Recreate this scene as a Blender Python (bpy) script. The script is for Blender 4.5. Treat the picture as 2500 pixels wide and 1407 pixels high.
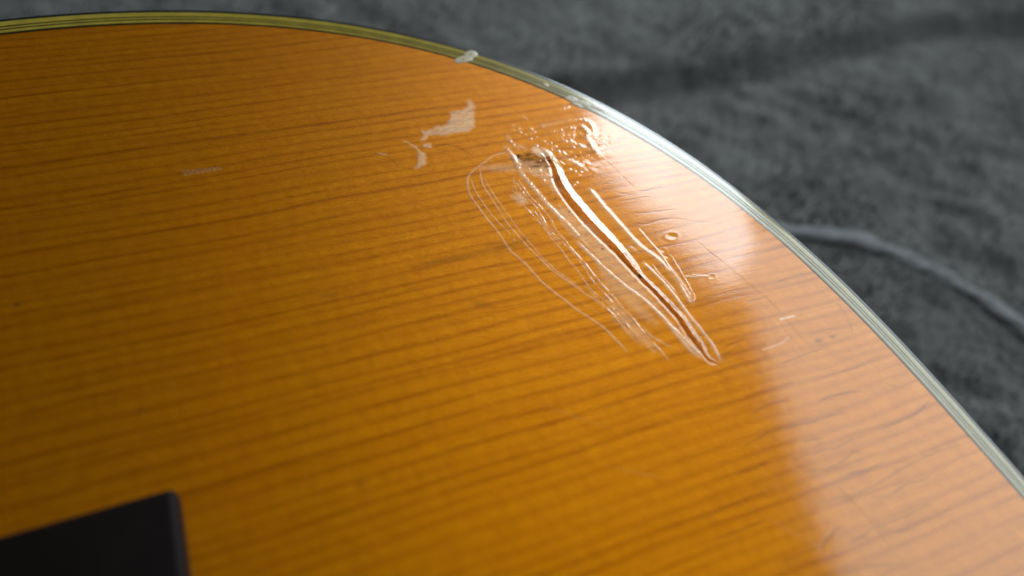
import bpy, bmesh, math, json
import numpy as np
from mathutils import Matrix, Vector

for o in list(bpy.data.objects):
    bpy.data.objects.remove(o)
SC = bpy.context.scene
COL = SC.collection
MM = 0.001
TOPZ = 0.105                     # height of the guitar's top above the bed of the blanket (m)

# ------------------------------------------------------------------ camera
cd = bpy.data.cameras.new('camera')
cam = bpy.data.objects.new('camera', cd); COL.objects.link(cam)
rgt = Vector((0.92407597, -0.35678, 0.13708259))
dwn = Vector((-0.21183342, -0.7766141, -0.59329347))
fwd = Vector((0.31813552, 0.51920956, -0.79322836))
cam.matrix_world = Matrix((
    (rgt.x, -dwn.x, -fwd.x, 16.73 * MM),
    (rgt.y, -dwn.y, -fwd.y, -48.53 * MM),
    (rgt.z, -dwn.z, -fwd.z, 106.12 * MM + TOPZ),
    (0, 0, 0, 1)))
cd.sensor_width = 36.0
cd.lens = 36.0 * 1807.4 / 2500.0
cd.clip_start = 0.005
cd.clip_end = 20.0
cd.dof.use_dof = True
cd.dof.focus_distance = 0.146
cd.dof.aperture_fstop = 7.2
SC.camera = cam

# ------------------------------------------------------------------ world: a dim room
w = bpy.data.worlds.new('World'); SC.world = w; w.use_nodes = True
bg = w.node_tree.nodes['Background']
bg.inputs[0].default_value = (0.55, 0.62, 0.75, 1); bg.inputs[1].default_value = 0.010

# ------------------------------------------------------------------ light of the window beyond the tail of the guitar
def area(name, loc, sy, sz, energy, col, tilt=0.0, aim=None):
    l = bpy.data.lights.new(name, 'AREA'); l.shape = 'RECTANGLE'; l.size = sy; l.size_y = sz
    l.energy = energy; l.color = col
    o = bpy.data.objects.new(name, l); COL.objects.link(o)
    # lamp's -Z looks to -X ; its local X runs along Y, local Y along Z
    zax = Vector((1, 0, 0)); xax = Vector((0, 1, 0)); yax = Vector((0, 0, 1))
    m = Matrix((xax, yax, zax)).transposed()
    if tilt: m = Matrix.Rotation(tilt, 3, 'X') @ m
    o.matrix_world = Matrix.Translation(Vector(loc)) @ m.to_4x4()
    return o
T1 = math.radians(15)
area('window_bright', (0.600, 0.711, TOPZ + 0.426), 0.222, 0.60, 6.0, (0.82, 0.94, 1.0), T1)
area('window_middle', (0.600, 0.516, TOPZ + 0.373), 0.182, 0.60, 4.2, (0.82, 0.94, 1.0), T1)
area('window_dim', (0.602, 0.052, TOPZ + 0.417), 0.507, 0.60, 4.5, (0.84, 0.95, 1.0), math.radians(-23.7))

vs = SC.view_settings
vs.view_transform = 'Standard'; vs.look = 'None'; vs.exposure = 0.0; vs.gamma = 1.0
vs.use_curve_mapping = False
SC.cycles.use_denoising = True
SC.cycles.max_bounces = 6

# ------------------------------------------------------------------ helpers
D = json.loads(r'''{"ridge":[[[[83.97,40.18],[84.49,36.07],[85.45,31.85],[86.33,27.63],[87.01,24.43],[87.54,23.12],[89.1,20.49],[89.68,18.67],[90.55,15.56],[90.63,12.43],[90.37,10.04],[90.75,8.97]],0.5,0.075,0.1,0.22],[[[89.2,27.79],[89.5,25.84],[90.36,22.17],[90.45,21.3],[90.59,17.81],[90.96,14.65],[91.29,11.66],[91.48,9.93]],0.2,0.04,0.25,0.25],[[[92.33,19.64],[92.33,16.62],[92.3,14.59],[92.25,12.39],[91.62,9.7]],0.16,0.022,0.6,0.15],[[[90.41,10.42],[90.3,9.28],[90.75,8.97],[91.71,9.38],[92.2,10.71]],0.2,0.04,0.2,0.35],[[[86.07,19.94],[86.83,17.58],[87.59,15.45],[88.05,13.14],[88.35,10.6],[88.58,8.13],[88.79,5.99],[89.38,3.49],[89.63,1.04],[89.85,-1.1],[89.56,-3.75]],0.26,0.05,0.25,0.35],[[[87.6,19.22],[87.7,16.84],[88.42,14.33],[88.78,12.34],[89.28,10.34]],0.16,0.03,0.5,0.2],[[[85.05,24.51],[85.78,23.26],[86.36,22.26]],0.35,0.04,0.3,0.3],[[[74.93,35.14],[75.67,32.75],[76.27,29.88],[76.91,27.78],[77.43,25.43]],0.34,0.05,0.4,0.4],[[[75.6,27.8],[76.65,24.9],[77.81,21.0],[78.77,18.83],[79.74,16.19],[80.92,14.2],[82.05,12.15],[82.81,10.12],[83.63,7.91],[84.13,5.63],[84.5,3.32],[84.99,0.67],[85.61,-1.1],[86.14,-1.96]],0.3,0.06,0.25,0.5],[[[84.41,5.18],[85.23,2.3],[86.12,-0.37],[86.49,-0.92],[87.01,-1.95],[87.46,-2.78]],0.26,0.05,0.35,0.4],[[[71.57,53.92],[71.89,52.6],[71.77,50.4],[71.69,48.1],[72.16,45.84],[72.57,43.26],[73.16,41.83],[73.25,39.85],[73.97,37.51],[74.46,35.93],[75.19,32.87]],0.42,0.085,0.35,0.4],[[[69.79,45.8],[69.78,44.39],[70.01,42.71],[70.4,40.54],[71.06,38.68],[71.41,37.13],[71.21,34.31],[71.55,33.02],[72.08,31.59]],0.22,0.06,0.95,0.3],[[[70.5,45.99],[70.68,43.48],[71.05,40.61],[72.0,38.79],[72.37,36.89],[72.86,34.88],[72.66,33.17],[72.9,30.84],[73.37,28.91],[73.72,27.13],[74.07,25.37],[74.72,23.15],[75.23,20.68],[75.4,18.84],[76.17,16.67],[76.79,13.69],[77.49,11.13],[77.96,8.85],[78.58,6.74],[78.66,5.27],[79.32,2.84],[79.88,0.92],[80.38,-0.79]],0.2,0.05,0.75,0.34],[[[68.22,44.07],[68.54,42.14],[68.86,40.24],[69.13,38.26],[69.95,35.94],[70.02,35.48],[70.37,33.97],[70.74,31.93],[71.21,28.94],[71.58,27.79],[72.02,25.81],[72.02,23.86],[72.72,21.96],[72.91,20.31],[73.12,17.79],[73.57,15.83],[74.55,14.5],[75.18,13.0],[75.63,10.43],[76.35,8.84],[76.51,6.97],[77.13,5.08],[77.76,3.21],[78.75,0.98]],0.18,0.042,0.85,0.3],[[[71.26,32.34],[72.17,29.96],[73.22,27.57],[73.72,25.36],[74.06,23.42],[74.39,21.31],[74.34,19.13],[74.81,17.04],[75.58,14.7],[76.23,11.67],[77.03,9.02]],0.17,0.036,0.9,0.24],[[[70.21,37.88],[70.82,35.5],[70.95,33.28],[71.32,31.03],[72.18,28.37]],0.17,0.05,1,0.3],[[[69.89,47.21],[69.13,45.72],[68.87,42.98],[69.22,39.81]],0.16,0.03,0.9,0.2],[[[71.53,54.06],[68.72,54.44],[66.99,53.46],[64.92,52.46],[63.98,51.59],[61.91,50.74],[60.64,49.38],[59.92,47.79],[59.28,44.95],[59.62,42.72],[60.06,40.83],[60.56,37.74],[60.94,36.24],[61.74,33.16],[61.92,29.47],[62.55,28.29],[63.55,26.2],[64.22,24.12],[64.84,21.59],[65.37,20.09],[66.44,18.16],[67.22,16.52],[68.1,14.96],[69.4,12.55],[70.62,10.73],[71.76,9.14],[72.53,7.47],[72.96,5.83],[73.93,2.82]],0.19,0.034,0.35,0.28],[[[61.1,48.44],[60.64,46.11],[60.89,43.88],[61.26,41.09],[61.73,39.09],[62.12,37.13],[63.01,34.75],[63.54,33.02]],0.16,0.036,0.6,0.24],[[[63.9,51.12],[63.04,48.22],[62.79,46.53],[63.1,44.03],[63.26,41.83],[63.67,40.16],[63.83,37.14],[64.09,35.12],[64.61,32.96],[65.13,31.24],[65.83,29.18],[66.14,27.86],[66.91,26.02],[67.52,24.24],[68.34,22.23],[69.24,20.6],[70.72,18.44],[71.37,16.91],[72.46,15.08],[73.45,14.14],[74.15,12.25],[75.35,10.05],[76.15,7.25]],0.18,0.038,0.55,0.26],[[[63.77,48.52],[63.8,45.94],[64.11,43.21],[64.38,40.43],[65.04,37.6],[65.45,34.24],[66.05,31.42],[67.02,27.94],[67.82,24.57],[69.21,21.9],[70.43,19.69],[71.72,17.3]],0.16,0.026,0.6,0.2],[[[74.54,11.67],[75.24,8.79],[75.65,6.58],[76.42,3.68]],0.16,0.03,0.5,0.25],[[[79.27,6.46],[79.43,5.14],[80.24,3.47],[82.23,1.2]],0.18,0.03,0.6,0.25],[[[72.7,17.61],[73.47,14.71],[74.52,12.14],[75.23,8.43],[76.28,5.86],[77.13,3.92]],0.16,0.03,0.9,0.2],[[[81.24,60.51],[82.64,60.34],[86.02,60.85],[89.94,60.84],[91.96,60.13],[92.78,58.58],[92.34,56.77],[91.97,55.1],[91.04,53.97]],0.45,0.07,0.3,0.1],[[[90.19,58.46],[90.72,56.98],[90.86,55.74],[89.69,54.93],[89.86,53.57],[89.69,51.91],[89.86,50.57],[90.19,48.95]],0.48,0.15,0.5,0.2],[[[85.43,57.86],[84.42,56.22]],0.35,0.06,0.5,0.15],[[[86.71,57.18],[85.95,55.89]],0.3,0.05,0.5,0.15],[[[87.71,56.96],[86.83,55.43]],0.3,0.05,0.5,0.1],[[[85.55,55.44],[85.92,54.7],[86.1,53.36]],0.3,0.07,0.5,0.2],[[[84.86,52.98],[86.52,52.09],[88.84,52.88]],0.3,0.07,0.5,0.15],[[[72.82,59.15],[73.04,56.77],[73.4,55.54],[73.99,54.64]],0.3,0.07,0.6,0.25],[[[74.36,55.58],[75.37,54.33]],0.35,0.09,0.4,0.3],[[[71.33,55.74],[71.61,54.04],[71.71,52.39],[71.95,50.85]],0.4,0.09,0.6,0.3],[[[87.67,64.66],[89.16,65.05],[91.12,65.08]],0.35,0.04,0.6,0.1],[[[82.13,50.27],[83.33,48.86],[84.48,47.35],[85.24,46.06]],0.4,0.06,0.3,0.2],[[[83.66,55.6],[85.03,54.25],[87.07,52.88],[88.62,51.11],[90.0,50.02]],0.45,0.06,0.5,0.1],[[[81.05,57.48],[83.25,58.07],[86.44,58.58],[89.28,58.24]],0.5,0.05,0.5,0.05],[[[75.81,48.49],[75.46,46.74],[75.45,44.94],[75.24,43.56]],0.35,0.05,0.7,0.2]],"dots":[[75.35,61.77,0.226],[76.25,60.64,0.226],[75.0,60.38,0.18],[76.08,59.49,0.271],[78.87,59.95,0.273],[79.23,58.94,0.227],[78.2,58.77,0.136],[76.94,58.51,0.18],[77.6,57.06,0.27],[80.12,55.72,0.226],[78.57,64.06,0.184],[79.04,63.28,0.184],[81.67,60.15,0.368],[82.01,52.21,0.225],[82.93,51.23,0.225],[81.94,53.63,0.226],[82.2,46.52,0.221],[83.07,45.7,0.221],[84.23,45.31,0.222],[82.09,42.65,0.175],[81.29,42.12,0.174],[78.09,52.2,0.266],[78.4,51.12,0.221],[72.28,50.28,0.216],[64.52,50.86,0.127],[67.78,49.5,0.17],[76.56,53.56,0.266],[78.01,54.77,0.268],[81.38,54.79,0.226],[79.03,57.27,0.181],[80.48,54.73,0.18],[76.99,50.44,0.176],[74.65,49.74,0.174],[63.79,31.48,0.158],[72.84,27.88,0.161],[73.69,48.73,0.216],[77.55,46.86,0.174],[77.84,45.34,0.174]],"bead":[[78.76,53.83,0.12,0.85,1.02],[79.6,51.73,0.22,1.02,1.87],[79.62,49.09,0.26,1.19,1.87],[79.4,46.8,0.28,1.36,1.87],[79.28,45.0,0.34,1.87,2.04],[78.76,42.73,0.36,2.04,2.21],[79.3,39.54,0.4,2.21,2.3],[79.94,36.04,0.44,2.3,2.38],[80.44,32.54,0.46,2.3,2.38],[81.23,30.9,0.46,2.3,2.3],[81.69,27.84,0.44,2.12,2.21],[82.6,26.0,0.42,1.96,2.04],[83.02,23.35,0.4,1.7,1.96],[83.32,21.6,0.36,1.53,1.87],[83.9,18.67,0.3,1.28,1.7],[84.0,17.13,0.22,1.02,1.02],[84.67,15.34,0.26,1.02,1.1],[85.39,13.66,0.26,1.02,1.19],[85.82,11.49,0.26,1.1,1.19],[86.65,8.48,0.28,1.19,1.28],[87.34,6.39,0.28,1.19,1.36],[87.29,4.73,0.26,1.28,1.45],[87.26,2.99,0.26,1.28,1.53],[87.41,1.58,0.26,1.28,1.53],[87.82,0.48,0.22,1.19,1.45],[87.67,-0.82,0.2,1.02,1.19],[87.38,-2.06,0.16,0.77,0.85],[87.65,-2.75,0.12,0.6,0.68],[88.36,-3.74,0.08,0.43,0.6],[89.12,-4.49,0.03,0.34,0.43]],"poly":[[[[68.62,71.66],[69.33,70.39],[67.99,67.1],[66.94,63.31],[65.26,62.23],[61.91,62.05],[58.55,62.27],[56.58,62.57],[55.6,61.39],[54.4,61.53],[55.5,62.81],[55.77,64.54],[56.29,63.91],[59.23,64.97],[60.75,64.9],[61.97,65.83],[63.23,67.43],[62.91,68.71],[66.62,68.88],[67.73,69.62],[67.86,70.83]],0.26,0.5,0.02],[[[51.72,61.62],[52.8,60.26],[53.32,58.53],[54.15,58.1],[54.0,55.93],[53.11,54.45],[51.41,53.9],[51.04,54.1],[52.12,55.4],[52.78,57.31],[53.0,58.6],[52.4,60.1]],0.25,0.45,0.02],[[[54.94,60.4],[56.33,60.34],[55.8,59.21],[54.33,59.54]],0.3,0.4,0.02],[[[78.73,33.75],[80.2,30.07],[81.4,23.14],[83.04,15.78],[84.71,5.74],[86.54,-0.23],[85.29,-0.92],[83.42,8.15],[79.96,16.62],[77.1,25.31],[76.18,31.09]],0.15,0.9,0.0],[[[75.99,37.81],[77.96,35.06],[78.19,30.58],[76.48,27.79],[74.96,30.32],[74.08,35.46]],0.14,0.9,0.0],[[[71.93,52.47],[75.31,50.45],[78.13,48.69],[77.47,44.46],[77.76,40.84],[76.26,41.2],[75.79,44.86],[73.53,47.19],[71.33,49.28]],0.16,0.8,0.0],[[[64.3,51.75],[67.83,51.31],[71.27,50.76],[70.98,48.39],[67.16,49.52],[64.27,50.67]],0.1,0.9,0.0],[[[67.49,42.17],[69.85,42.52],[70.11,39.82],[68.29,39.7]],0.2,0.9,0.0],[[[77.21,54.69],[78.42,53.91],[79.62,53.13],[79.8,51.31],[78.4,51.12],[77.13,52.16],[76.38,53.09]],0.4,0.7,0.03],[[[77.62,26.43],[79.71,19.69],[81.5,12.78],[81.72,6.59],[79.59,9.04],[76.48,16.58]],0.12,1.5,0.0],[[[75.66,14.87],[77.76,10.49],[79.0,4.63],[79.03,1.51],[77.14,4.27],[74.74,9.48]],0.12,1.2,0.0]],"dirt":[[72.57,52.44,0.785,0.738,0.55],[74.17,51.09,1.398,0.857,0.4],[76.8,49.99,1.405,0.858,0.45],[77.45,48.85,1.228,0.732,0.4],[74.71,48.99,1.391,0.604,0.35],[78.73,50.79,0.709,0.745,0.45],[75.23,52.59,1.057,0.621,0.5],[73.08,52.58,0.612,0.493,0.95],[73.37,51.89,0.437,0.368,0.8],[78.78,49.78,0.442,0.37,0.95],[75.29,51.33,2.106,0.862,0.5],[77.68,50.53,1.235,0.864,0.6],[75.65,49.01,1.919,0.485,0.55],[77.77,48.28,0.876,0.365,0.6],[73.65,50.96,0.697,0.488,0.6],[83.87,17.06,0.404,0.397,1.0],[76.33,51.59,0.529,0.371,0.7],[78.62,42.4,1.208,0.468,0.35],[78.62,44.55,1.39,1.188,0.35],[70.32,33.44,0.245,0.213,0.5],[79.73,25.05,0.246,0.207,0.6],[-19.33,38.88,0.357,0.413,0.85],[24.62,-6.65,0.589,0.375,0.4],[-3.28,14.49,0.46,0.624,0.3],[65.59,31.12,0.796,0.513,0.35],[75.79,39.46,0.254,0.227,0.6],[77.15,35.49,0.252,0.222,0.5],[110.15,-5.42,0.738,0.378,0.45],[113.49,-5.45,0.663,0.288,0.4],[80.79,42.48,0.435,0.236,0.3]],"hair":[[[[57.03,59.19],[57.84,59.51],[59.75,59.08],[61.4,58.09],[62.84,56.26],[63.65,54.72]],0.13,0.3,0.0],[[[43.25,60.31],[45.14,59.52],[47.1,57.75],[48.05,54.56]],0.12,0.22,0.0],[[[88.86,29.87],[90.63,28.76],[93.9,28.83],[97.93,28.62],[101.22,27.0],[108.11,24.35]],0.1,0.25,0.008],[[[98.79,23.57],[100.89,17.92],[103.07,12.82],[104.95,7.62],[106.17,4.1],[107.06,-2.01],[108.12,-7.58]],0.1,0.2,0.007],[[[95.99,-29.56],[96.94,-33.08],[97.87,-36.51],[98.31,-41.34],[98.91,-45.67]],0.1,0.25,0.008],[[[90.59,48.35],[92.22,42.95],[93.63,37.38]],0.1,0.12,0.004],[[[119.38,1.44],[119.04,-2.63],[117.75,-6.39]],0.13,0.25,0.0],[[[80.15,12.67],[86.15,14.94],[88.81,13.22]],0.05,0.0,0.0],[[[70.83,-27.54],[75.4,-27.38],[80.89,-27.05],[84.07,-27.12],[86.26,-26.7]],0.075,0.5,0.008],[[[83.62,-19.57],[87.08,-19.0],[91.77,-18.46],[98.32,-19.15],[102.2,-19.14],[106.56,-19.43]],0.075,0.5,0.008],[[[80.66,-23.17],[84.28,-23.11],[87.35,-22.99]],0.075,0.5,0.008],[[[90.28,-24.36],[94.26,-23.92],[100.43,-24.5],[103.76,-24.16],[106.5,-24.07]],0.075,0.5,0.008],[[[91.04,-26.37],[97.35,-27.14],[100.01,-26.8],[102.95,-26.14],[105.66,-27.53]],0.075,0.5,0.008],[[[88.77,-32.6],[91.67,-31.49],[94.65,-31.69],[97.59,-32.23],[101.97,-32.08],[106.3,-31.57],[112.72,-30.77],[118.42,-30.73],[122.73,-30.9]],0.075,0.5,0.008],[[[100.5,-33.18],[103.33,-34.25],[108.43,-33.59],[111.07,-33.85],[114.26,-33.54]],0.075,0.5,0.008],[[[86.69,-37.94],[91.18,-36.04],[93.52,-35.94]],0.075,0.5,0.008],[[[92.91,-38.34],[95.1,-38.15],[97.46,-37.86],[104.8,-37.9],[110.6,-37.7]],0.075,0.5,0.008],[[[100.54,-39.43],[104.17,-39.97]],0.075,0.5,0.008],[[[79.87,-37.28],[85.46,-37.27],[88.13,-37.26]],0.075,0.5,0.008],[[[88.0,-41.68],[93.77,-42.52],[97.99,-43.83]],0.075,0.5,0.008],[[[92.15,-38.28],[93.2,-38.18],[95.99,-38.58]],0.075,0.5,0.008],[[[71.69,-31.08],[76.17,-31.03],[81.48,-31.07]],0.075,0.5,0.008],[[[89.0,-14.44],[94.36,-14.06],[97.71,-14.26]],0.075,0.5,0.008],[[[101.61,-16.27],[106.3,-16.03],[112.09,-16.93]],0.075,0.5,0.008],[[[117.02,-16.69],[118.77,-18.08]],0.075,0.5,0.008],[[[99.58,-7.57],[105.26,-7.28],[110.1,-7.06]],0.075,0.5,0.008],[[[91.6,-1.25],[94.71,-1.24],[96.81,-1.03]],0.075,0.5,0.008],[[[89.63,-3.07],[92.87,-2.78]],0.075,0.5,0.008],[[[95.06,-21.81],[99.03,-22.28]],0.075,0.5,0.008],[[[98.43,-28.89],[101.99,-29.3],[106.79,-29.34]],0.075,0.5,0.008],[[[109.33,-23.93],[117.88,-23.73],[124.14,-21.86]],0.075,0.5,0.008],[[[93.9,36.96],[100.0,37.31]],0.075,0.5,0.008],[[[89.05,37.89],[91.63,37.27]],0.075,0.5,0.008],[[[88.88,35.58],[95.95,35.27]],0.075,0.5,0.008],[[[90.29,31.78],[100.34,30.67]],0.075,0.5,0.008],[[[110.23,15.8],[118.39,15.87],[123.46,15.67]],0.075,0.5,0.008],[[[109.47,8.62],[115.57,8.84],[120.46,8.59]],0.075,0.5,0.008],[[[101.03,5.92],[106.83,6.1]],0.075,0.5,0.008],[[[42.85,30.02],[50.67,30.2],[56.73,30.32],[62.13,30.45],[67.29,30.68]],0.5,0.28,0.0],[[[50.97,19.62],[55.36,17.85]],0.5,0.2,0.0],[[[26.29,27.99],[29.74,27.67]],0.4,0.25,0.0],[[[87.72,14.52],[95.56,15.45]],0.3,0.1,0.0],[[[57.6,31.62],[62.0,31.21]],0.4,0.2,0.0]],"lite":[[[[51.0,62.15],[51.77,61.48]],0.13,0.2],[[[105.65,0.76],[107.89,0.71],[108.72,0.66]],0.14,0.45],[[[98.28,-4.08],[101.99,-3.98],[104.81,-3.23]],0.12,0.2],[[[92.72,14.68],[94.75,14.03],[96.62,13.73]],0.14,0.3],[[[94.15,14.6],[98.37,13.05]],0.1,0.15],[[[45.2,59.75],[46.51,58.97]],0.1,0.3],[[[8.52,63.28],[8.75,62.78],[8.73,62.01]],0.13,0.15],[[[9.27,63.21],[9.5,62.73],[9.49,62.01]],0.13,0.15],[[[10.03,63.15],[10.26,62.69],[10.25,62.01]],0.13,0.15],[[[10.79,63.08],[11.02,62.65],[11.01,62.0]],0.13,0.15],[[[11.55,63.02],[11.79,62.6],[11.78,62.0]],0.13,0.15],[[[12.31,62.95],[12.55,62.56],[12.55,62.0]],0.13,0.15],[[[13.08,62.89],[13.32,62.52],[13.33,62.0]],0.13,0.15],[[[13.85,62.82],[14.09,62.47],[14.1,62.0]],0.13,0.15],[[[14.62,62.76],[14.87,62.43],[14.88,62.0]],0.13,0.15]],"dent":[[94.96,24.44,1.291,0.878,0.05],[107.98,34.18,1.111,0.743,0.03],[97.81,13.21,0.837,0.512,0.025],[91.35,21.59,0.674,0.53,0.02],[91.41,19.99,0.587,0.419,0.02]],"dab":[[[70.04,85.88],[72.13,86.73],[74.12,86.06],[73.91,84.86],[72.05,84.44],[70.17,84.79]],[[72.96,87.67],[74.7,88.3],[75.89,87.61],[75.71,86.24],[74.07,85.91],[72.94,86.43]],[[90.56,68.49],[92.24,68.3],[93.39,66.91],[92.14,66.44],[90.86,67.28]],[[92.83,66.59],[94.39,66.13],[95.79,64.4],[94.59,64.08],[93.24,65.21]],[[95.52,65.18],[96.94,63.74],[98.04,62.08],[96.78,62.06],[95.61,63.58]],[[91.13,66.5],[92.47,65.8],[93.4,64.18],[92.26,64.41]],[[87.51,73.95],[88.3,73.35],[88.2,72.63],[87.36,73.09]]],"out":[[132.58,-82.0],[132.3,-76.86],[131.92,-71.73],[131.48,-66.6],[131.02,-61.48],[130.54,-56.34],[130.06,-51.17],[129.59,-45.95],[129.12,-40.67],[128.64,-35.33],[128.13,-29.9],[127.59,-24.39],[126.97,-18.79],[126.27,-13.1],[125.46,-7.32],[124.5,-1.46],[123.38,4.47],[122.07,10.45],[120.53,16.47],[118.76,22.51],[116.74,28.54],[114.44,34.55],[111.85,40.5],[108.96,46.36],[105.77,52.13],[102.27,57.76],[98.46,63.22],[94.35,68.51],[89.94,73.58],[85.24,78.42],[80.27,83.02],[75.04,87.34],[69.57,91.39],[63.87,95.14],[57.96,98.58],[51.87,101.72],[45.61,104.54],[39.21,107.05],[32.68,109.24],[26.05,111.12],[19.33,112.69],[12.54,113.96],[5.7,114.94],[-1.18,115.62],[-8.09,116.02],[-15.0,116.14],[-21.91,115.98],[-28.81,115.54]],"wid":[2.617,2.642,2.669,2.696,2.724,2.753,2.783,2.814,2.846,2.879,2.913,2.948,2.983,3.02,3.058,3.097,3.137,3.177,3.219,3.262,3.305,3.35,3.396,3.442,3.49,3.538,3.588,3.638,3.69,3.742,3.795,3.85,3.905,3.961,4.019,4.077,4.136,4.196,4.258,4.32,4.383,4.447,4.512,4.578,4.645,4.713,4.782,4.852]}''')
RNG = np.random.default_rng(7)

def vnoise(x, y, seed=0):
    """2-D value noise in 0..1"""
    xi = np.floor(x).astype(np.int64); yi = np.floor(y).astype(np.int64)
    fx = x - xi; fy = y - yi
    fx = fx * fx * (3 - 2 * fx); fy = fy * fy * (3 - 2 * fy)
    def hsh(a, b):
        n = (a * 374761393 + b * 668265263 + seed * 2147483647) & 0xffffffff
        n = ((n ^ (n >> 13)) * 1274126177) & 0xffffffff
        return ((n ^ (n >> 16)) & 0xffff) / 65535.0
    a = hsh(xi, yi); b = hsh(xi + 1, yi); c = hsh(xi, yi + 1); d = hsh(xi + 1, yi + 1)
    return (a * (1 - fx) + b * fx) * (1 - fy) + (c * (1 - fx) + d * fx) * fy

def mesh_np(name, verts, faces, mat, parent=None, smooth=True, attrs=None):
    me = bpy.data.meshes.new(name)
    verts = np.ascontiguousarray(verts, dtype=np.float32); faces = np.ascontiguousarray(faces, dtype=np.int32)
    k = faces.shape[1]; nf = len(faces)
    me.vertices.add(len(verts)); me.vertices.foreach_set('co', verts.ravel())
    me.loops.add(nf * k); me.loops.foreach_set('vertex_index', faces.ravel())
    me.polygons.add(nf)
    me.polygons.foreach_set('loop_start', np.arange(0, nf * k, k, dtype=np.int32))
    me.polygons.foreach_set('loop_total', np.full(nf, k, dtype=np.int32))
    me.polygons.foreach_set('use_smooth', np.full(nf, smooth, dtype=bool))
    me.update(calc_edges=True)
    if attrs:
        for an, av in attrs.items():
            a = me.attributes.new(an, 'FLOAT', 'POINT'); a.data.foreach_set('value', np.ascontiguousarray(av, dtype=np.float32))
    me.validate()
    if mat: me.materials.append(mat)
    o = bpy.data.objects.new(name, me); COL.objects.link(o)
    if parent: o.parent = parent
    return o

class NT:
    """small node-building helper"""
    def __init__(s, name):
        s.m = bpy.data.materials.new(name); s.m.use_nodes = True; s.t = s.m.node_tree
        s.b = s.t.nodes['Principled BSDF']
    def n(s, typ, **kw):
        nd = s.t.nodes.new(typ)
        for k, v in kw.items():
            if k == 'i':
                for kk, vv in v.items():
                    if isinstance(vv, bpy.types.NodeSocket): s.t.links.new(vv, nd.inputs[kk])
                    else: nd.inputs[kk].default_value = vv
            else: setattr(nd, k, v)
        return nd
    def math(s, op, a, b=None, clamp=False):
        nd = s.t.nodes.new('ShaderNodeMath'); nd.operation = op; nd.use_clamp = clamp
        for i, v in enumerate((a, b)):
            if v is None: continue
            if isinstance(v, bpy.types.NodeSocket): s.t.links.new(v, nd.inputs[i])
            else: nd.inputs[i].default_value = v
        return nd.outputs[0]
    def mix(s, f, a, b):
        nd = s.t.nodes.new('ShaderNodeMix'); nd.data_type = 'RGBA'
        for k, v in ((0, f), (6, a), (7, b)):
            if isinstance(v, bpy.types.NodeSocket): s.t.links.new(v, nd.inputs[k])
            else: nd.inputs[k].default_value = v
        return nd.outputs[2]
    def rng(s, v, a, b, c, d, smooth=False):
        nd = s.t.nodes.new('ShaderNodeMapRange'); nd.interpolation_type = 'SMOOTHSTEP' if smooth else 'LINEAR'
        s.t.links.new(v, nd.inputs[0])
        for i, x in enumerate((a, b, c, d)): nd.inputs[i + 1].default_value = x
        return nd.outputs[0]
    def set(s, **kw):
        for k, v in kw.items():
            k = k.replace('_', ' ')
            if isinstance(v, bpy.types.NodeSocket): s.t.links.new(v, s.b.inputs[k])
            else: s.b.inputs[k].default_value = v
    def attr(s, name):
        nd = s.t.nodes.new('ShaderNodeAttribute'); nd.attribute_name = name; return nd.outputs['Fac']
    def comb(s, x=0., y=0., z=0.):
        nd = s.t.nodes.new('ShaderNodeCombineXYZ')
        for i, v in enumerate((x, y, z)):
            if isinstance(v, bpy.types.NodeSocket): s.t.links.new(v, nd.inputs[i])
            else: nd.inputs[i].default_value = v
        return nd.outputs[0]
    def noise(s, vec, scale, detail=3., rough=.55):
        nd = s.n('ShaderNodeTexNoise', i={'Vector': vec, 'Scale': scale, 'Detail': detail, 'Roughness': rough}); return nd.outputs[0]

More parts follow.
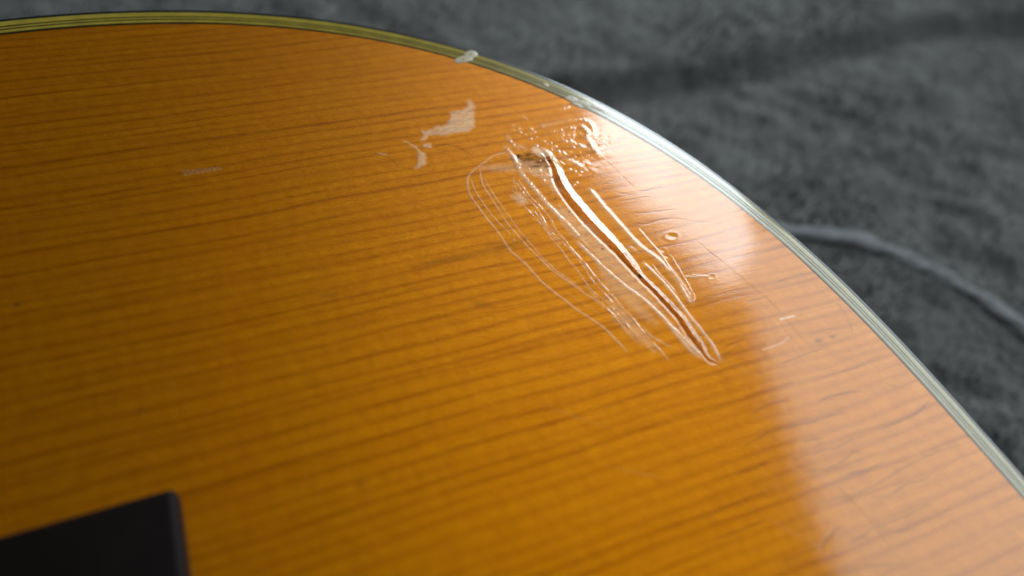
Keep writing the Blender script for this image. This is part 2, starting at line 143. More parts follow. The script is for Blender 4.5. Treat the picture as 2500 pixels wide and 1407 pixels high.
# ------------------------------------------------------------------ materials
def mat_spruce():
    t = NT('amber_lacquered_spruce')
    co = t.n('ShaderNodeTexCoord').outputs['Object']
    sx = t.n('ShaderNodeSeparateXYZ', i={0: co}); X = t.math('MULTIPLY', sx.outputs[0], 1000.); Y = t.math('MULTIPLY', sx.outputs[1], 1000.)
    # grain runs along X; slow wander plus small wobble
    w1 = t.noise(t.comb(t.math('MULTIPLY', X, .012), t.math('MULTIPLY', Y, .03)), 1., 2.)
    w2 = t.noise(t.comb(t.math('MULTIPLY', X, .09), t.math('MULTIPLY', Y, .25)), 1., 3.)
    near = t.rng(X, 55., 110., 0., 1., True)
    Yw = t.math('ADD', Y, t.math('ADD', t.math('MULTIPLY', t.math('SUBTRACT', w1, .5), 4.5), t.math('MULTIPLY', t.math('SUBTRACT', w2, .5), t.math('ADD', .2, t.math('MULTIPLY', near, .7)))))
    vor = t.n('ShaderNodeTexVoronoi', voronoi_dimensions='1D', feature='DISTANCE_TO_EDGE', i={'W': Yw, 'Scale': .44, 'Randomness': .95}).outputs['Distance']
    vor2 = t.n('ShaderNodeTexVoronoi', voronoi_dimensions='1D', feature='DISTANCE_TO_EDGE', i={'W': Yw, 'Scale': .95, 'Randomness': 1.}).outputs['Distance']
    cell = t.n('ShaderNodeTexVoronoi', voronoi_dimensions='1D', feature='F1', i={'W': Yw, 'Scale': .44, 'Randomness': .95})
    fib = t.noise(t.comb(t.math('MULTIPLY', X, .10), t.math('MULTIPLY', Yw, .9)), 1., 4., .65)
    wv = t.rng(t.noise(t.comb(t.math('MULTIPLY', X, .006), t.math('MULTIPLY', Yw, .5), 3.7), 1.7, 2.), .3, .7, .55, 1.7)
    vs_ = t.math('DIVIDE', vor, wv)
    core = t.rng(vs_, .0, .22, 1., 0., True); halo = t.rng(vs_, .0, .52, 1., 0., True)
    line = t.math('ADD', t.math('MULTIPLY', core, .5), t.math('MULTIPLY', halo, .5))
    line2 = t.rng(vor2, .0, .2, 1., 0., True)
    brk = t.math('MULTIPLY', t.rng(fib, .32, .62, .35, 1.), t.rng(t.noise(t.comb(t.math('MULTIPLY', X, .004), t.math('MULTIPLY', Yw, .35)), 1., 2.), .35, .62, .35, 1.))
    g = t.math('MULTIPLY', line, brk)
    g2 = t.math('MULTIPLY', t.math('MULTIPLY', line2, .35), t.rng(t.noise(t.comb(t.math('MULTIPLY', X, .03), t.math('MULTIPLY', Yw, .5)), 1., 2.), .45, .6, 0., 1.))
    g = t.math('MAXIMUM', g, g2)
    # cross silk / mottling of the early wood
    mot = t.noise(t.comb(t.math('ADD', t.math('MULTIPLY', X, .50), t.math('MULTIPLY', Y, .13)), t.math('SUBTRACT', t.math('MULTIPLY', Y, .21), t.math('MULTIPLY', X, .10)), t.math('MULTIPLY', w2, 2.)), 1., 5., .62)
    fine = t.noise(t.comb(t.math('MULTIPLY', X, 1.1), t.math('MULTIPLY', Y, 4.5)), 1., 4., .7)
    early = t.mix(t.rng(mot, .26, .74, 0., 1.), (.335, .102, .0008, 1), (.445, .149, .001, 1))
    early = t.mix(t.rng(fine, .35, .7, 0., .35), early, (.48, .172, .0015, 1))
    band = t.rng(t.noise(t.comb(0., t.math('MULTIPLY', Yw, .22)), 1., 3.), .35, .7, 0., .35)
    early = t.mix(band, early, (.32, .088, .001, 1))
    col = t.mix(t.math('MULTIPLY', g, .70, True), early, (.19, .040, .001, 1))
    # light wisps, flecks and painted glints, after the bead's painted amber shade
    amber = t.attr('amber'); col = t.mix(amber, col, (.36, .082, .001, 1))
    film_glint = t.attr('film_glint'); dirt = t.attr('dirt'); wet = t.attr('wet')
    fn = t.math('MULTIPLY', film_glint, t.rng(t.noise(t.comb(t.math('MULTIPLY', X, 1.), t.math('MULTIPLY', Y, 1.5)), 1.3, 3.), .3, .65, .72, 1.12), True)
    col = t.mix(fn, col, (.78, .67, .50, 1))
    col = t.mix(dirt, col, (.045, .022, .012, 1))
    # lacquer gloss
    orange = t.noise(t.comb(t.math('MULTIPLY', X, .35), t.math('MULTIPLY', Y, .35)), 1., 2.)
    spk = t.noise(t.comb(t.math('MULTIPLY', X, 1.6), t.math('MULTIPLY', Y, 5.0)), 1., 3., .7)
    h = t.math('ADD', t.math('MULTIPLY', orange, .010), t.math('MULTIPLY', spk, .0022))
    h = t.math('SUBTRACT', h, t.math('MULTIPLY', g, .005))
    bump = t.n('ShaderNodeBump', i={'Height': h, 'Strength': 1.0, 'Distance': .001}).outputs[0]
    fh = t.noise(t.comb(t.math('MULTIPLY', X, .5), t.math('MULTIPLY', Y, 3.)), 1., 4., .7)
    bumpf = t.n('ShaderNodeBump', i={'Height': t.math('MULTIPLY', fh, .12), 'Strength': 1.0, 'Distance': .001}).outputs[0]
    # grain run-out: the fibres dip a little towards the tail, so their sheen peaks beside the lacquer's own reflection
    va = t.n('ShaderNodeVectorMath', operation='ADD', i={0: bumpf, 1: (.13, .05, 0.)}); vb = t.n('ShaderNodeVectorMath', operation='NORMALIZE', i={0: va.outputs[0]})
    bumpf = vb.outputs[0]
    rough = t.math('ADD', t.rng(orange, .3, .7, .085, .115), t.math('MULTIPLY', wet, -.05))
    # much of the amber sheen is the silk of the wood fibres under the lacquer
    silk = t.math('MULTIPLY', t.math('SUBTRACT', 1., t.math('MAXIMUM', dirt, t.math('MULTIPLY', film_glint, .7)), True), .64)
    t.set(Base_Color=col, Metallic=silk, Roughness=.5, Specular_IOR_Level=.0, Normal=bumpf,
          Coat_Weight=t.math('ADD', .86, t.math('MULTIPLY', wet, .14), True), Coat_Roughness=rough, Coat_IOR=1.5, Coat_Normal=bump)
    return t.m

def mat_plain(name, col, rough=.4, coat=0., coatr=.1, var=.15, scale=400., spec=.4, bump=0.):
    t = NT(name)
    co = t.n('ShaderNodeTexCoord').outputs['Object']
    nz = t.noise(co, scale, 4.)
    c = t.mix(t.rng(nz, .3, .7, 0., 1.), tuple(v * (1 - var) for v in col) + (1,), tuple(min(1, v * (1 + var)) for v in col) + (1,))
    t.set(Base_Color=c, Roughness=rough, Specular_IOR_Level=spec, Coat_Weight=coat, Coat_Roughness=coatr)
    if bump:
        t.set(Normal=t.n('ShaderNodeBump', i={'Height': nz, 'Strength': bump, 'Distance': .0002}).outputs[0])
    return t.m

M_TOP = mat_spruce()
M_CREAM = mat_plain('aged_cream_binding', (.33, .245, .032), .35, 1., .08, .18, 260., .3)
M_DARK = mat_plain('dark_purfling', (.030, .022, .006), .4, 1., .10, .2, 300., .3)
M_BLACK = mat_plain('black_edge', (.012, .012, .010), .4, .6, .12, .2, 300., .3)
M_SIDE = mat_plain('dark_side_lacquer', (.03, .012, .008), .3, 1., .1, .3, 60., .3)
M_BRIDGE = mat_plain('black_bridge_wood', (.007, .0042, .0036), .6, 0., .2, .2, 200., .08, 0.)
M_DAB = mat_plain('dried_glue', (.52, .41, .28), .45, .3, .2, .08, 900., .4, .2)
M_SADDLE = mat_plain('bone_saddle', (.6, .55, .42), .4, 0., .1, .1, 300.)
M_BLANKET = mat_plain('grey_plush', (.122, .118, .113), .9, 0., .2, .2, 60., .1)
t = NT('grey_plush_fibre')
hn = t.n('ShaderNodeTexCoord').outputs['Object']
c = t.mix(t.rng(t.noise(hn, 45., 3.), .35, .65, 0., 1.), (.144, .139, .132, 1), (.172, .167, .161, 1))
t.set(Base_Color=c, Roughness=.75, Specular_IOR_Level=.2, Sheen_Weight=.35, Sheen_Roughness=.4)
M_FIBRE = t.m

# ------------------------------------------------------------------ guitar outline (mm), polar about a point on the centre line
C0 = np.array([-15., -82.])
vis = np.array(D['out']); wid = np.array(D['wid'])
far = np.array([[-60, 112.5], [-100, 102], [-140, 84], [-175, 65], [-205, 56], [-235, 58], [-270, 66], [-305, 67], [-335, 54], [-357, 22], [-366, -25], [-369, -82]], float)
half = np.vstack([vis, far])
th_h = np.arctan2(half[:, 1] - C0[1], half[:, 0] - C0[0]); r_h = np.hypot(half[:, 0] - C0[0], half[:, 1] - C0[1])
w_h = np.concatenate([wid, np.full(len(far), wid[-1])])

def pchip(x, y, q):
    h = np.diff(x); d = np.diff(y) / h; m = np.zeros_like(y)
    m[1:-1] = np.where(d[:-1] * d[1:] > 0, 2 * d[:-1] * d[1:] / (d[:-1] + d[1:] + 1e-12), 0)
    m[0] = d[0]; m[-1] = d[-1]
    k = np.clip(np.searchsorted(x, q) - 1, 0, len(h) - 1); s = (q - x[k]) / h[k]
    return (y[k] * (1 + 2 * s) * (1 - s) ** 2 + m[k] * h[k] * s * (1 - s) ** 2 + y[k + 1] * s * s * (3 - 2 * s) + m[k + 1] * h[k] * s * s * (s - 1))
def R_out(th): return pchip(th_h, r_h, np.abs(th))
def W_out(th): return np.interp(np.abs(th), th_h, w_h)

rad = math.radians
ths = np.concatenate([np.linspace(-math.pi, rad(-4), 160, endpoint=False), np.linspace(rad(-4), rad(14), 70, endpoint=False),
                      np.linspace(rad(14), rad(34), 380, endpoint=False), np.linspace(rad(34), rad(67), 720, endpoint=False),
                      np.linspace(rad(67), rad(96), 170, endpoint=False), np.linspace(rad(96), math.pi, 110, endpoint=False)])
Ro = R_out(ths); Wi = W_out(ths); Ri = Ro - Wi
ts = np.concatenate([np.linspace(.004, .35, 24, endpoint=False), np.linspace(.35, .56, 70, endpoint=False), np.linspace(.56, 1., 560)])

# ------------------------------------------------------------------ relief and stain fields of the damaged top
def seg_dist(px, py, pts):
    """unsigned distance, arc length and side (+ right of travel) to a polyline"""
    pts = np.asarray(pts, float); best = np.full(px.shape, 1e9); arc = np.zeros(px.shape); side = np.zeros(px.shape); idx = np.zeros(px.shape)
    L = 0.
    for i in range(len(pts) - 1):
        a, b = pts[i], pts[i + 1]; d = b - a; l2 = d @ d; l = math.sqrt(l2) + 1e-9
        u = np.clip(((px - a[0]) * d[0] + (py - a[1]) * d[1]) / (l2 + 1e-12), 0, 1)
        ex = px - a[0] - u * d[0]; ey = py - a[1] - u * d[1]; q = np.hypot(ex, ey)
        m = q < best
        best = np.where(m, q, best); arc = np.where(m, L + u * l, arc); idx = np.where(m, i + u, idx)
        side = np.where(m, np.sign(ey * d[0] - ex * d[1]), side)     # + = left of travel (towards the tail)
        L += l
    return best, arc, side, idx, L

def smooth_poly(pts, n=4, relax=0):
    """Catmull-Rom resample"""
    p = np.asarray(pts, float)
    if len(p) < 3: return p
    e = np.vstack([2 * p[0] - p[1], p, 2 * p[-1] - p[-2]]); out = []
    for i in range(1, len(e) - 2):
        for s in np.arange(n) / n:
            out.append(.5 * (2 * e[i] + (e[i + 1] - e[i - 1]) * s + (2 * e[i - 1] - 5 * e[i] + 4 * e[i + 1] - e[i + 2]) * s * s + (3 * e[i] - e[i - 1] - 3 * e[i + 1] + e[i + 2]) * s ** 3))
    out.append(e[-2]); out = np.array(out)
    for _ in range(relax): out[1:-1] = .25 * out[:-2] + .5 * out[1:-1] + .25 * out[2:]
    return out

def in_poly(px, py, pts):
    pts = np.asarray(pts); c = np.zeros(px.shape, bool); j = len(pts) - 1
    for i in range(len(pts)):
        xi, yi = pts[i]; xj, yj = pts[j]
        c ^= ((yi > py) != (yj > py)) & (px < (xj - xi) * (py - yi) / (yj - yi + 1e-12) + xi); j = i
    return c

def fields(x, y):
    z = np.zeros_like(x); film_glint = np.zeros_like(x); dirt = np.zeros_like(x); wet = np.zeros_like(x); amber = np.zeros_like(x)
    def box(pts, pad):
        p = np.asarray(pts); return np.nonzero((x > p[:, 0].min() - pad) & (x < p[:, 0].max() + pad) & (y > p[:, 1].min() - pad) & (y < p[:, 1].max() + pad))[0]
    # slow unevenness of the smeared area
    for k, (pts, s, h, nz, fl) in enumerate(D['ridge']):
        if s < .24: s, h = s * .66, h * .6
        elif k < 24: s, h = s * .78, h * .62
        fl *= .7
        pts = smooth_poly(pts, 4, 10 if len(pts) > 6 else 3)
        b = box(pts, 5 * s + .3); bx = x[b]; by = y[b]
        jx = (vnoise(bx * .8, by * .8, 11 + k) - .5) * .14; jy = (vnoise(bx * .8 + 7, by * .8, 31 + k) - .5) * .14
        d, arc, side, idx, L = seg_dist(bx + jx, by + jy, pts)
        n1 = vnoise(arc * .9, np.full_like(arc, k * 3.7), 3) * .45 + vnoise(arc * 3.4 + 3 * d, np.full_like(arc, k * 1.7), 5) * .55
        amp = (1 - nz) + nz * np.clip((n1 - .33) * 3.2, 0, 1.5)
        amp = amp * np.clip(arc / 1.5 + .25, 0, 1) * np.clip((L - arc) / 2.0 + .15, 0, 1)
        p = np.exp(-.5 * (d / s) ** 2)
        z[b] += h * p * amp
        f = fl * np.exp(-.5 * (d / (s * 1.15)) ** 2) * (.35 + .65 * amp)  # pale dried glue, with the ridge's window glint painted in
        film_glint[b] = np.maximum(film_glint[b], f); wet[b] = np.maximum(wet[b], np.exp(-.5 * (d / (s * 1.8)) ** 2))
    for (cx, cy, r) in D['dots']:
        b = box([[cx, cy]], 4 * r); d = np.hypot(x[b] - cx, y[b] - cy)
        p = np.exp(-.5 * (d / r) ** 2); z[b] += .045 * r / .22 * p; film_glint[b] = np.maximum(film_glint[b], .22 * p); wet[b] = np.maximum(wet[b], p)
    # the long bead over the gouge: steep bank on its left, shade painted amber; broad bank on its right
    bd = np.array(D['bead']); pts = bd[:, :2].copy()
    for _ in range(1): pts[1:-1] = .25 * pts[:-2] + .5 * pts[1:-1] + .25 * pts[2:]
    b = box(pts, 3.5); bx = x[b]; by = y[b]
    bw = (vnoise(bx * 1.2, by * 1.2, 71) - .5) * .16; bw2 = (vnoise(bx * 4.1, by * 4.1, 72) - .5) * .10 * np.clip((30 - by) / 20, 0, 1)
    d, arc, side, idx, L = seg_dist(bx + bw + bw2, by + bw - bw2, pts)
    ii = np.arange(len(bd)); hh = np.interp(idx, ii, bd[:, 2]); wl = np.interp(idx, ii, bd[:, 3]) * .75; wr = np.interp(idx, ii, bd[:, 4]) * np.interp(idx, [0, 14, 17, 29], [.66, .66, .6, .6])
    endf = np.clip(np.minimum(arc, L - arc) / 1.2 + .2, 0, 1)
    wloc = np.where(side > 0, wr, wl) * 1.05
    u = np.clip(d / wloc, 0, 1)
    prof = np.where(side > 0, (1 - u) ** 1.25 * (1 - .25 * (1 - u) ** 3), (1 - u) ** 1.4)
    tear = np.clip((arc - 27) / 6, 0, 1)                          # torn, rough lower half
    sd_ = d * side
    rg = vnoise(arc * 1.1 + 2 * sd_, sd_ * 5., 5) * .55 + vnoise(arc * 3.5, sd_ * 9., 6) * .45
    hh = hh * .36
    z[b] += hh * prof * endf * (1 + (.12 + .8 * tear) * (rg - .5))
    z[b] -= np.where((side < 0), .05 * np.exp(-.5 * ((d - wl) / .3) ** 2), 0) * endf
    bank_glint = np.where(side > 0, np.clip(1.3 - u, 0, 1) ** .5 * (u < 1), 0) * endf  # window glint on the right bank, painted as pale colour
    film_glint[b] = np.maximum(film_glint[b], bank_glint * (.34 - .10 * tear)); wet[b] = np.maximum(wet[b], np.where(u < 1, 1, 0) * endf)
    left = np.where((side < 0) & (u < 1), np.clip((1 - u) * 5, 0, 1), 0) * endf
    film_glint[b] *= 1 - tear * (u < 1) * np.clip((rg - .45) * 3, 0, .8); dirt[b] = np.maximum(dirt[b], tear * endf * (u < .95) * np.clip((vnoise(arc * 2.3, sd_ * 6., 7) - .66) * 3, 0, .55))
    amber[b] = np.maximum(amber[b], left * (.75 + .25 * tear)); film_glint[b] *= 1 - left  # shaded side of the bead painted as deeper amber
    dirt[b] = np.maximum(dirt[b], np.where(side < 0, np.exp(-.5 * ((u - .80) / .12) ** 2) * (u < 1), 0) * endf * (.10 + .35 * tear))  # left bank darkened further near its foot, more in the torn half
    for pts, v, soft, hgt in D['poly']:
        cl = np.vstack([pts, pts[:1]]); b = box(pts, 3 * soft); bx = x[b] + (vnoise(x[b] * 1.2, y[b] * 1.2, 8) - .5) * .5; by = y[b] + (vnoise(x[b] * 1.2 + 9, y[b] * 1.2, 9) - .5) * .5
        d = seg_dist(bx, by, cl)[0]; ins = in_poly(bx, by, pts); sd = np.where(ins, d, -d)
        p = np.clip(sd / soft * .5 + .5, 0, 1); p = p * p * (3 - 2 * p)
        tex = .62 + .76 * (vnoise(bx * .5, by * 1.6, 21) * .6 + vnoise(bx * 2., by * 5., 22) * .4 - .0)
        film_glint[b] = np.maximum(film_glint[b], p * v * np.clip(tex, 0, 1.2)); z[b] += hgt * p
        if hgt == 0.: z[b] += p * v * .030 * (vnoise(bx * 1.3, by * 3.4, 23) + .6 * vnoise(bx * 3.0, by * 7., 24))
    for (cx, cy, a, c2, v) in D['dirt']:
        b = box([[cx, cy]], 3 * max(a, c2)); n = vnoise(x[b] * 2.5, y[b] * 2.5, 41)
        p = np.exp(-.9 * (((x[b] - cx) / a) ** 2 + ((y[b] - cy) / c2) ** 2)); dirt[b] = np.maximum(dirt[b], np.clip(p * v * (.55 + 1.1 * n), 0, 1))
        z[b] -= .05 * v * p * min(a, c2)
    for pts, wd_, v, dent in D['hair']:
        pts = smooth_poly(pts, 4); b = box(pts, 4 * wd_ + .6)
        jx = (vnoise(x[b] * .7, y[b] * .7, 51) - .5) * .25
        d, arc, side, idx, L = seg_dist(x[b], y[b] + jx, pts)
        taper = np.clip(np.minimum(arc, L - arc) / (.18 * L + .01), 0, 1) ** .6
        n = .6 + .55 * vnoise(arc * .5, arc * 0 + v * 10, 52)
        p = np.exp(-.5 * (d / wd_) ** 2) * taper * n
        dirt[b] = np.maximum(dirt[b], np.clip(v * p, 0, 1)); z[b] -= dent * p
    rg_ = np.random.default_rng(3)
    for k in range(34):
        c = np.array([rg_.uniform(60, 126), rg_.uniform(-45, 70)]); an = rg_.normal(-.75, .5); l = rg_.uniform(2, 9); dv = np.array([math.cos(an), math.sin(an)]) * l
        pts = smooth_poly([c - dv, c + np.array([-dv[1], dv[0]]) * rg_.normal(0, .06), c + dv], 3); b = box(pts, .5)
        d, arc, side, idx, L = seg_dist(x[b], y[b], pts); p = np.exp(-.5 * (d / .09) ** 2) * np.clip(np.minimum(arc, L - arc) / (.3 * L), 0, 1)
        z[b] -= rg_.uniform(.001, .0035) * p; film_glint[b] = np.maximum(film_glint[b], .03 * p)
    for pts, wd_, v in D['lite']:
        b = box(pts, 5 * wd_); d = seg_dist(x[b], y[b], pts)[0]; p = np.exp(-.5 * (d / wd_) ** 2)
        film_glint[b] = np.maximum(film_glint[b], v * p); z[b] += .012 * p
    for (cx, cy, a, c2, v) in D['dent']:
        b = box([[cx, cy]], 4 * max(a, c2)); q = np.sqrt(((x[b] - cx) / a) ** 2 + ((y[b] - cy) / c2) ** 2)
        z[b] += v * (np.exp(-.5 * ((q - 1) / .35) ** 2) * .5 - np.exp(-.5 * (q / .7) ** 2))
    # rough glue field round the head of the gouge
    for (cx, cy, a, c2, hz) in ((87., 53., 9., 5., .06), (80., 46., 7., 3.5, .10), (77., 50.5, 6.5, 4., .06)):
        b = box([[cx, cy]], 2.2 * max(a, c2)); q = ((x[b] - cx) / a) ** 2 + ((y[b] - cy) / c2) ** 2
        p = np.exp(-.8 * q * q)
        wq = vnoise(x[b] * .5, y[b] * .5, 64) * 2.
        rgh = vnoise(x[b] * .35 + wq, y[b] * .8, 61) * .6 + np.abs(vnoise(x[b] * .8 + wq, y[b] * 1.7 + wq, 62) - .5) * .6
        z[b] += hz * p * rgh; wet[b] = np.maximum(wet[b], p * .9)
    return z, film_glint, dirt, wet, amber

# ------------------------------------------------------------------ guitar
guitar = bpy.data.objects.new('guitar', None); COL.objects.link(guitar)
guitar.location = (0, 0, TOPZ); guitar.empty_display_size = .05
guitar['label'] = 'amber acoustic guitar with cream binding and a long glue-smeared gouge, lying on grey blanket'
guitar['category'] = 'guitar'

TT, TH = np.meshgrid(ts, np.arange(len(ths)), indexing='ij')
rr = TT * (Ri[None, :] - .02); X = C0[0] + rr * np.cos(ths)[None, :]; Y = C0[1] + rr * np.sin(ths)[None, :]
x = X.ravel(); y = Y.ravel()
z, film_glint, dirt, wet, amber = fields(x, y)
z += .05 * (vnoise(x * .035, y * .035, 91) - .5) + .006 * (vnoise(x * .16, y * .16, 92) - .5)   # old top is not quite flat
edge = np.clip((TT.ravel() - .97) / .03, 0, 1); z -= .04 * edge ** 2
nr, nc = X.shape
idx = np.arange(nr * nc).reshape(nr, nc); nxt = np.roll(idx, -1, axis=1)
F = np.stack([idx[:-1].ravel(), idx[1:].ravel(), nxt[1:].ravel(), nxt[:-1].ravel()], 1)
V = np.stack([x, y, z], 1) * MM
top = mesh_np('top', V, F, M_TOP, guitar, True, {'film_glint': np.clip(film_glint, 0, 1), 'dirt': np.clip(dirt, 0, 1), 'wet': wet, 'amber': np.clip(amber, 0, 1)})
top['label'] = 'amber spruce top with dark straight grain and shiny glue streaks'

# binding: concentric strips, outside to inside
tb = np.concatenate([np.linspace(-math.pi, rad(-4), 200, endpoint=False), np.linspace(rad(-4), rad(98), 700, endpoint=False), np.linspace(rad(98), math.pi, 160, endpoint=False)])
Rb = R_out(tb); Wb = W_out(tb)
P = np.stack([C0[0] + Rb * np.cos(tb), C0[1] + Rb * np.sin(tb)], 1)
T = np.roll(P, -1, 0) - np.roll(P, 1, 0); T /= np.linalg.norm(T, axis=1)[:, None]
N = np.stack([-T[:, 1], T[:, 0]], 1)                                # inward (counter-clockwise outline)
def zprof(d): return -.16 * (1 - np.sqrt(np.clip(1 - (1 - np.clip((d + .9) / .8, 0, 1)) ** 2, 0, 1))) * (d < -.1) + .03 - .03 * np.clip((1.2 - d) / 1.2, 0, 1) ** 2
def strip(name, f0, f1, mat, parent, lift=0., depth=1.6, seed=0):
    k = 6; fr = np.linspace(0, 1, k)
    d0 = f0 * Wb + .008; d1 = f1 * Wb - .008
    jit = (vnoise(np.arange(len(tb)) * .05, np.arange(len(tb)) * 0 + seed, 77) - .5) * .05
    tops = []
    for f in fr:
        d = d0 + (d1 - d0) * f; tops.append(np.column_stack([P + N * (d + jit)[:, None], zprof(d) + lift - .006 * (2 * f - 1) ** 4]))
    lo0 = tops[0].copy(); lo0[:, 2] = -depth; lo1 = tops[-1].copy(); lo1[:, 2] = -depth
    rows = np.array([lo0, tops[0]] + tops + [tops[-1], lo1])        # doubled rows keep the corners crisp
    m, n = rows.shape[:2]
    ix = np.arange(m * n).reshape(m, n); nx = np.roll(ix, -1, 1); fc = []
    for a in list(range(m - 1)):
        if a in (1, m - 3): continue
        fc.append(np.stack([ix[a], nx[a], nx[a + 1], ix[a + 1]], 1))
    return mesh_np(name, rows.reshape(-1, 3) * MM, np.vstack(fc), mat, parent, True)
binding = strip('binding', .03, .37, M_CREAM, guitar, .0, seed=1)
binding['label'] = 'cream outer strip of the layered edge binding'
strip('edge_strip', -.19, .03, M_BLACK, binding, .0, 2.2, seed=2)
strip('purfling_line', .37, .46, M_DARK, binding, -.015, seed=3)
strip('purfling_strip', .46, .58, M_CREAM, binding, .0, seed=4)
strip('purfling_line', .58, .67, M_DARK, binding, -.015, seed=5)
strip('purfling_strip', .67, .86, M_CREAM, binding, .0, seed=6)
strip('purfling_line', .86, .985, M_DARK, binding, -.02, seed=7)

# side and back
def wall(name, z0, z1, inset, mat):
    rows = np.array([np.column_stack([P + N * inset, np.full(len(tb), zz)]) for zz in np.linspace(z0, z1, 5)])
    m, n = rows.shape[:2]; ix = np.arange(m * n).reshape(m, n); nx = np.roll(ix, -1, 1)
    fc = np.stack([ix[:-1].ravel(), ix[1:].ravel(), nx[1:].ravel(), nx[:-1].ravel()], 1)
    return mesh_np(name, rows.reshape(-1, 3) * MM, fc, mat, guitar, True)
wall('side', -1.2, -99., -.7, M_SIDE)
rows = np.array([np.column_stack([C0 + (P - C0) * s, np.full(len(tb), -99. - 2.0 * (1 - s * s))]) for s in (1., .9, .7, .4, .02)])
m_, n_ = rows.shape[:2]; ix = np.arange(m_ * n_).reshape(m_, n_); nx = np.roll(ix, -1, 1)
mesh_np('back', rows.reshape(-1, 3) * MM, np.stack([ix[:-1].ravel(), nx[:-1].ravel(), nx[1:].ravel(), ix[1:].ravel()], 1), M_SIDE, guitar, True)

# dabs of dried glue and worn flakes on the binding
for k, pl in enumerate(D['dab']):
    p = smooth_poly(np.vstack([pl, pl[:1]]), 5)[:-1]; c = p.mean(0); rws = []
    hs = .28 if k < 2 else .12
    for s_, hz in ((1.08, -.12), (1., .02), (.9, .14), (.55, .22), (.15, .24)):
        q = c + (p - c) * s_; q = q + (np.stack([vnoise(q[:, 0] * 2, q[:, 1] * 2, 3 + k), vnoise(q[:, 0] * 2, q[:, 1] * 2, 13 + k)], 1) - .5) * .35
        rws.append(np.column_stack([q, np.full(len(p), .03 + hz * hs)]))
    rws = np.array(rws); a_, b_ = rws.shape[:2]; ix = np.arange(a_ * b_).reshape(a_, b_); nx = np.roll(ix, -1, 1)
    o = mesh_np('glue_dab' if k < 2 else 'worn_flake', rws.reshape(-1, 3) * MM, np.stack([ix[:-1].ravel(), nx[:-1].ravel(), nx[1:].ravel(), ix[1:].ravel()], 1), M_DAB, guitar, True)
    o['label'] = 'small pale blob of dried glue on the binding' if k < 2 else 'whitish worn flake on the binding above the gouge'

# bridge (long axis across the grain); its wing end and tail-side edge show in the photograph
def bridge():
    bm = bmesh.new()
    hw = .033
    prof = [(-.0, .0034), (-.028, .0040), (-.045, .0085), (-.119, .0085), (-.136, .0040), (-.1616, .0034)]   # (y, height)
    x1, x0, y1 = .00065, -.0345, -.0004
    vt = []
    for (yy, hz) in prof:
        vt.append([bm.verts.new((xx, y1 + yy, zz)) for xx, zz in ((x0, .00003), (x1, .00003), (x1, hz), (x0, hz))])
    for a, b in zip(vt[:-1], vt[1:]):
        for i in range(4): bm.faces.new((a[i], a[(i + 1) % 4], b[(i + 1) % 4], b[i]))
    bm.faces.new(vt[0][::-1]); bm.faces.new(vt[-1])
    bmesh.ops.recalc_face_normals(bm, faces=bm.faces)
    ed = [e for e in bm.edges if max(v.co.z for v in e.verts) > .002 and len(e.link_faces) == 2 and e.calc_face_angle() > .9]
    bmesh.ops.bevel(bm, geom=ed, offset=.0013, segments=5, profile=.5, affect='EDGES')
    me = bpy.data.meshes.new('bridge'); bm.to_mesh(me); bm.free()
    for p in me.polygons: p.use_smooth = True
    me.materials.append(M_BRIDGE)
    o = bpy.data.objects.new('bridge', me); COL.objects.link(o); o.parent = guitar
    o['label'] = 'black wooden bridge, one rounded wing corner showing'
    bm = bmesh.new(); bmesh.ops.create_cube(bm, size=1.)
    for v in bm.verts: v.co = Vector((-.014 + v.co.x * .003, -.0822 + v.co.y * .072, .0095 + v.co.z * .005))
    bmesh.ops.bevel(bm, geom=bm.edges[:], offset=.0007, segments=2, affect='EDGES')
    me = bpy.data.meshes.new('saddle'); bm.to_mesh(me); bm.free(); me.materials.append(M_SADDLE)
    s = bpy.data.objects.new('saddle', me); COL.objects.link(s); s.parent = o
bridge()

# ------------------------------------------------------------------ blanket
RIDGE = np.array([[196, 97], [220, 88], [249, 75], [267, 58], [282, 37], [291, 14], [297, -15], [300, -60]], float)
def blanket_h(x, y):
    """height in mm of the plush at x,y (mm)"""
    lump = vnoise(x * .018, y * .018, 1) * 6 + vnoise(x * .05, y * .05, 2) * 5
    q = x * .80 - y * .60; r_ = x * .60 + y * .80                       # nap lies diagonally
    tuft = vnoise(q * .07, r_ * .15, 3) * 3.4
    h = -8 + lump * .6 + tuft
    # fold: the far part of the blanket lies on top of the near part
    yl = 196 + .0 * x + 7 * np.sin(x * .021) + 5 * (vnoise(x * .04, x * 0, 9) - .5)
    s = np.clip((y - yl) / 9 + .5, 0, 1); s = s * s * (3 - 2 * s)
    h = h + s * 9 - 4 * np.exp(-.5 * ((y - yl + 7) / 4.) ** 2) * (x > -400)
    h = np.where(s > .5, h - tuft * .55 * s, h)
    # bed of the corded seam
    d = seg_dist(x, y, smooth_poly(RIDGE, 3))[0]
    h = h * (1 - .5 * np.exp(-.5 * (d / 9.) ** 2)) + .8 * np.exp(-.5 * (d / 6.) ** 2)
    # the guitar presses it down
    return h
gx = np.linspace(-520, 700, 520); gy = np.linspace(-360, 560, 400)
GX, GY = np.meshgrid(gx, gy); bx = GX.ravel(); by = GY.ravel()
hz = blanket_h(bx, by)
rb = np.hypot(bx - C0[0], by - C0[1]); tbk = np.arctan2(by - C0[1], bx - C0[0])
under = rb < R_out(tbk) + 2
hz = np.where(under, np.minimum(hz, 1.5), hz)
hz = np.where(rb < R_out(tbk) - 12, 3.9, hz)                        # packed under the back of the guitar
ny_, nx_ = GX.shape; ii = np.arange(ny_ * nx_).reshape(ny_, nx_)
Fb = np.stack([ii[:-1, :-1].ravel(), ii[:-1, 1:].ravel(), ii[1:, 1:].ravel(), ii[1:, :-1].ravel()], 1)
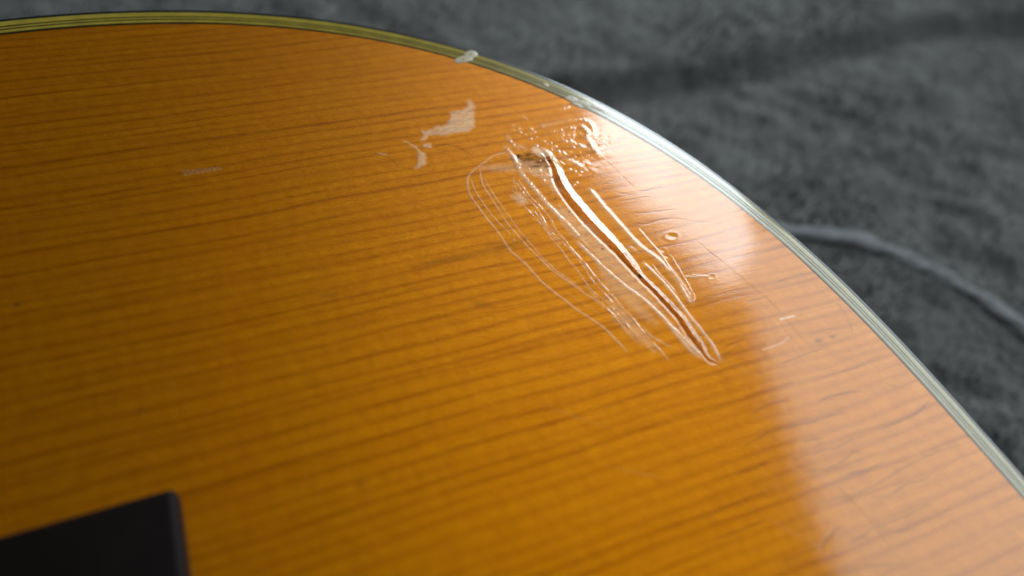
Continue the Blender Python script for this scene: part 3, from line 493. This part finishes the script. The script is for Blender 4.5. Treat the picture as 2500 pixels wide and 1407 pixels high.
blanket = mesh_np('blanket', np.stack([bx, by, hz], 1) * MM, Fb, M_BLANKET, None, True)
blanket['label'] = 'soft grey plush blanket with a fold and raised seam under the guitar'
blanket['category'] = 'blanket'

# corded seam: a slightly twisted soft tube lying in the plush
pp = smooth_poly(RIDGE, 10); nrm = np.gradient(pp, axis=0); nrm /= np.linalg.norm(nrm, axis=1)[:, None]; nrm = np.stack([-nrm[:, 1], nrm[:, 0]], 1)
aa = np.linspace(0, 2 * math.pi, 14, endpoint=False); rows = []
for k in range(len(pp)):
    rad_ = 3.8 * (1 + .14 * np.sin(aa * 2 + k * .9)) * (1 + .18 * math.sin(k * .37) * math.sin(k * .11))
    rows.append(np.column_stack([pp[k][None] + nrm[k][None] * (rad_ * np.cos(aa))[:, None], -.2 + .5 * rad_ * np.sin(aa)]))
rows = np.array(rows); a_, b_ = rows.shape[:2]; ix = np.arange(a_ * b_).reshape(a_, b_); nx = np.roll(ix, -1, 1)
seam = mesh_np('seam_cord', rows.reshape(-1, 3) * MM, np.stack([ix[:-1].ravel(), nx[:-1].ravel(), nx[1:].ravel(), ix[1:].ravel()], 1), mat_plain('pale_cord', (.19, .19, .192), .8, 0., .2, .2, 300., .1), blanket, True)
seam['label'] = 'paler corded seam running across the blanket'

# pile fibres
nfib = 120000
fx = RNG.uniform(-140, 560, nfib); fy = RNG.uniform(-110, 420, nfib)
ok = np.hypot(fx - C0[0], fy - C0[1]) > R_out(np.arctan2(fy - C0[1], fx - C0[0])) + 1.5
fx, fy = fx[ok], fy[ok]; nfib = len(fx)
fh = blanket_h(fx, fy)
ang = -.65 + (vnoise(fx * .02, fy * .02, 15) - .5) * 2.5 + RNG.normal(0, .4, nfib)
ln = RNG.uniform(2.5, 5., nfib); lean = RNG.uniform(.45, .9, nfib)
dx = np.cos(ang) * ln * lean; dy = np.sin(ang) * ln * lean; dz = ln * np.sqrt(1 - lean ** 2)
wx = -np.sin(ang) * .3; wy = np.cos(ang) * .3
z0 = fh - 1.0
v0 = np.stack([fx - wx, fy - wy, z0], 1); v1 = np.stack([fx + wx, fy + wy, z0], 1)
v2 = np.stack([fx + wx * .8 + dx * .5, fy + wy * .8 + dy * .5, z0 + dz * .7 + 1], 1); v3 = np.stack([fx - wx * .8 + dx * .5, fy - wy * .8 + dy * .5, z0 + dz * .7 + 1], 1)
v4 = np.stack([fx + dx, fy + dy, z0 + dz + .6], 1)
VV = np.stack([v0, v1, v2, v3, v4], 1).reshape(-1, 3) * MM
bI = np.arange(nfib)[:, None] * 5
Ft = np.vstack([bI + np.array([[0, 1, 2]]), bI + np.array([[0, 2, 3]]), bI + np.array([[3, 2, 4]])])
pile = mesh_np('pile', VV, Ft, M_FIBRE, blanket, False)
pile['kind'] = 'stuff'; pile['label'] = 'short soft grey fibres of the plush'
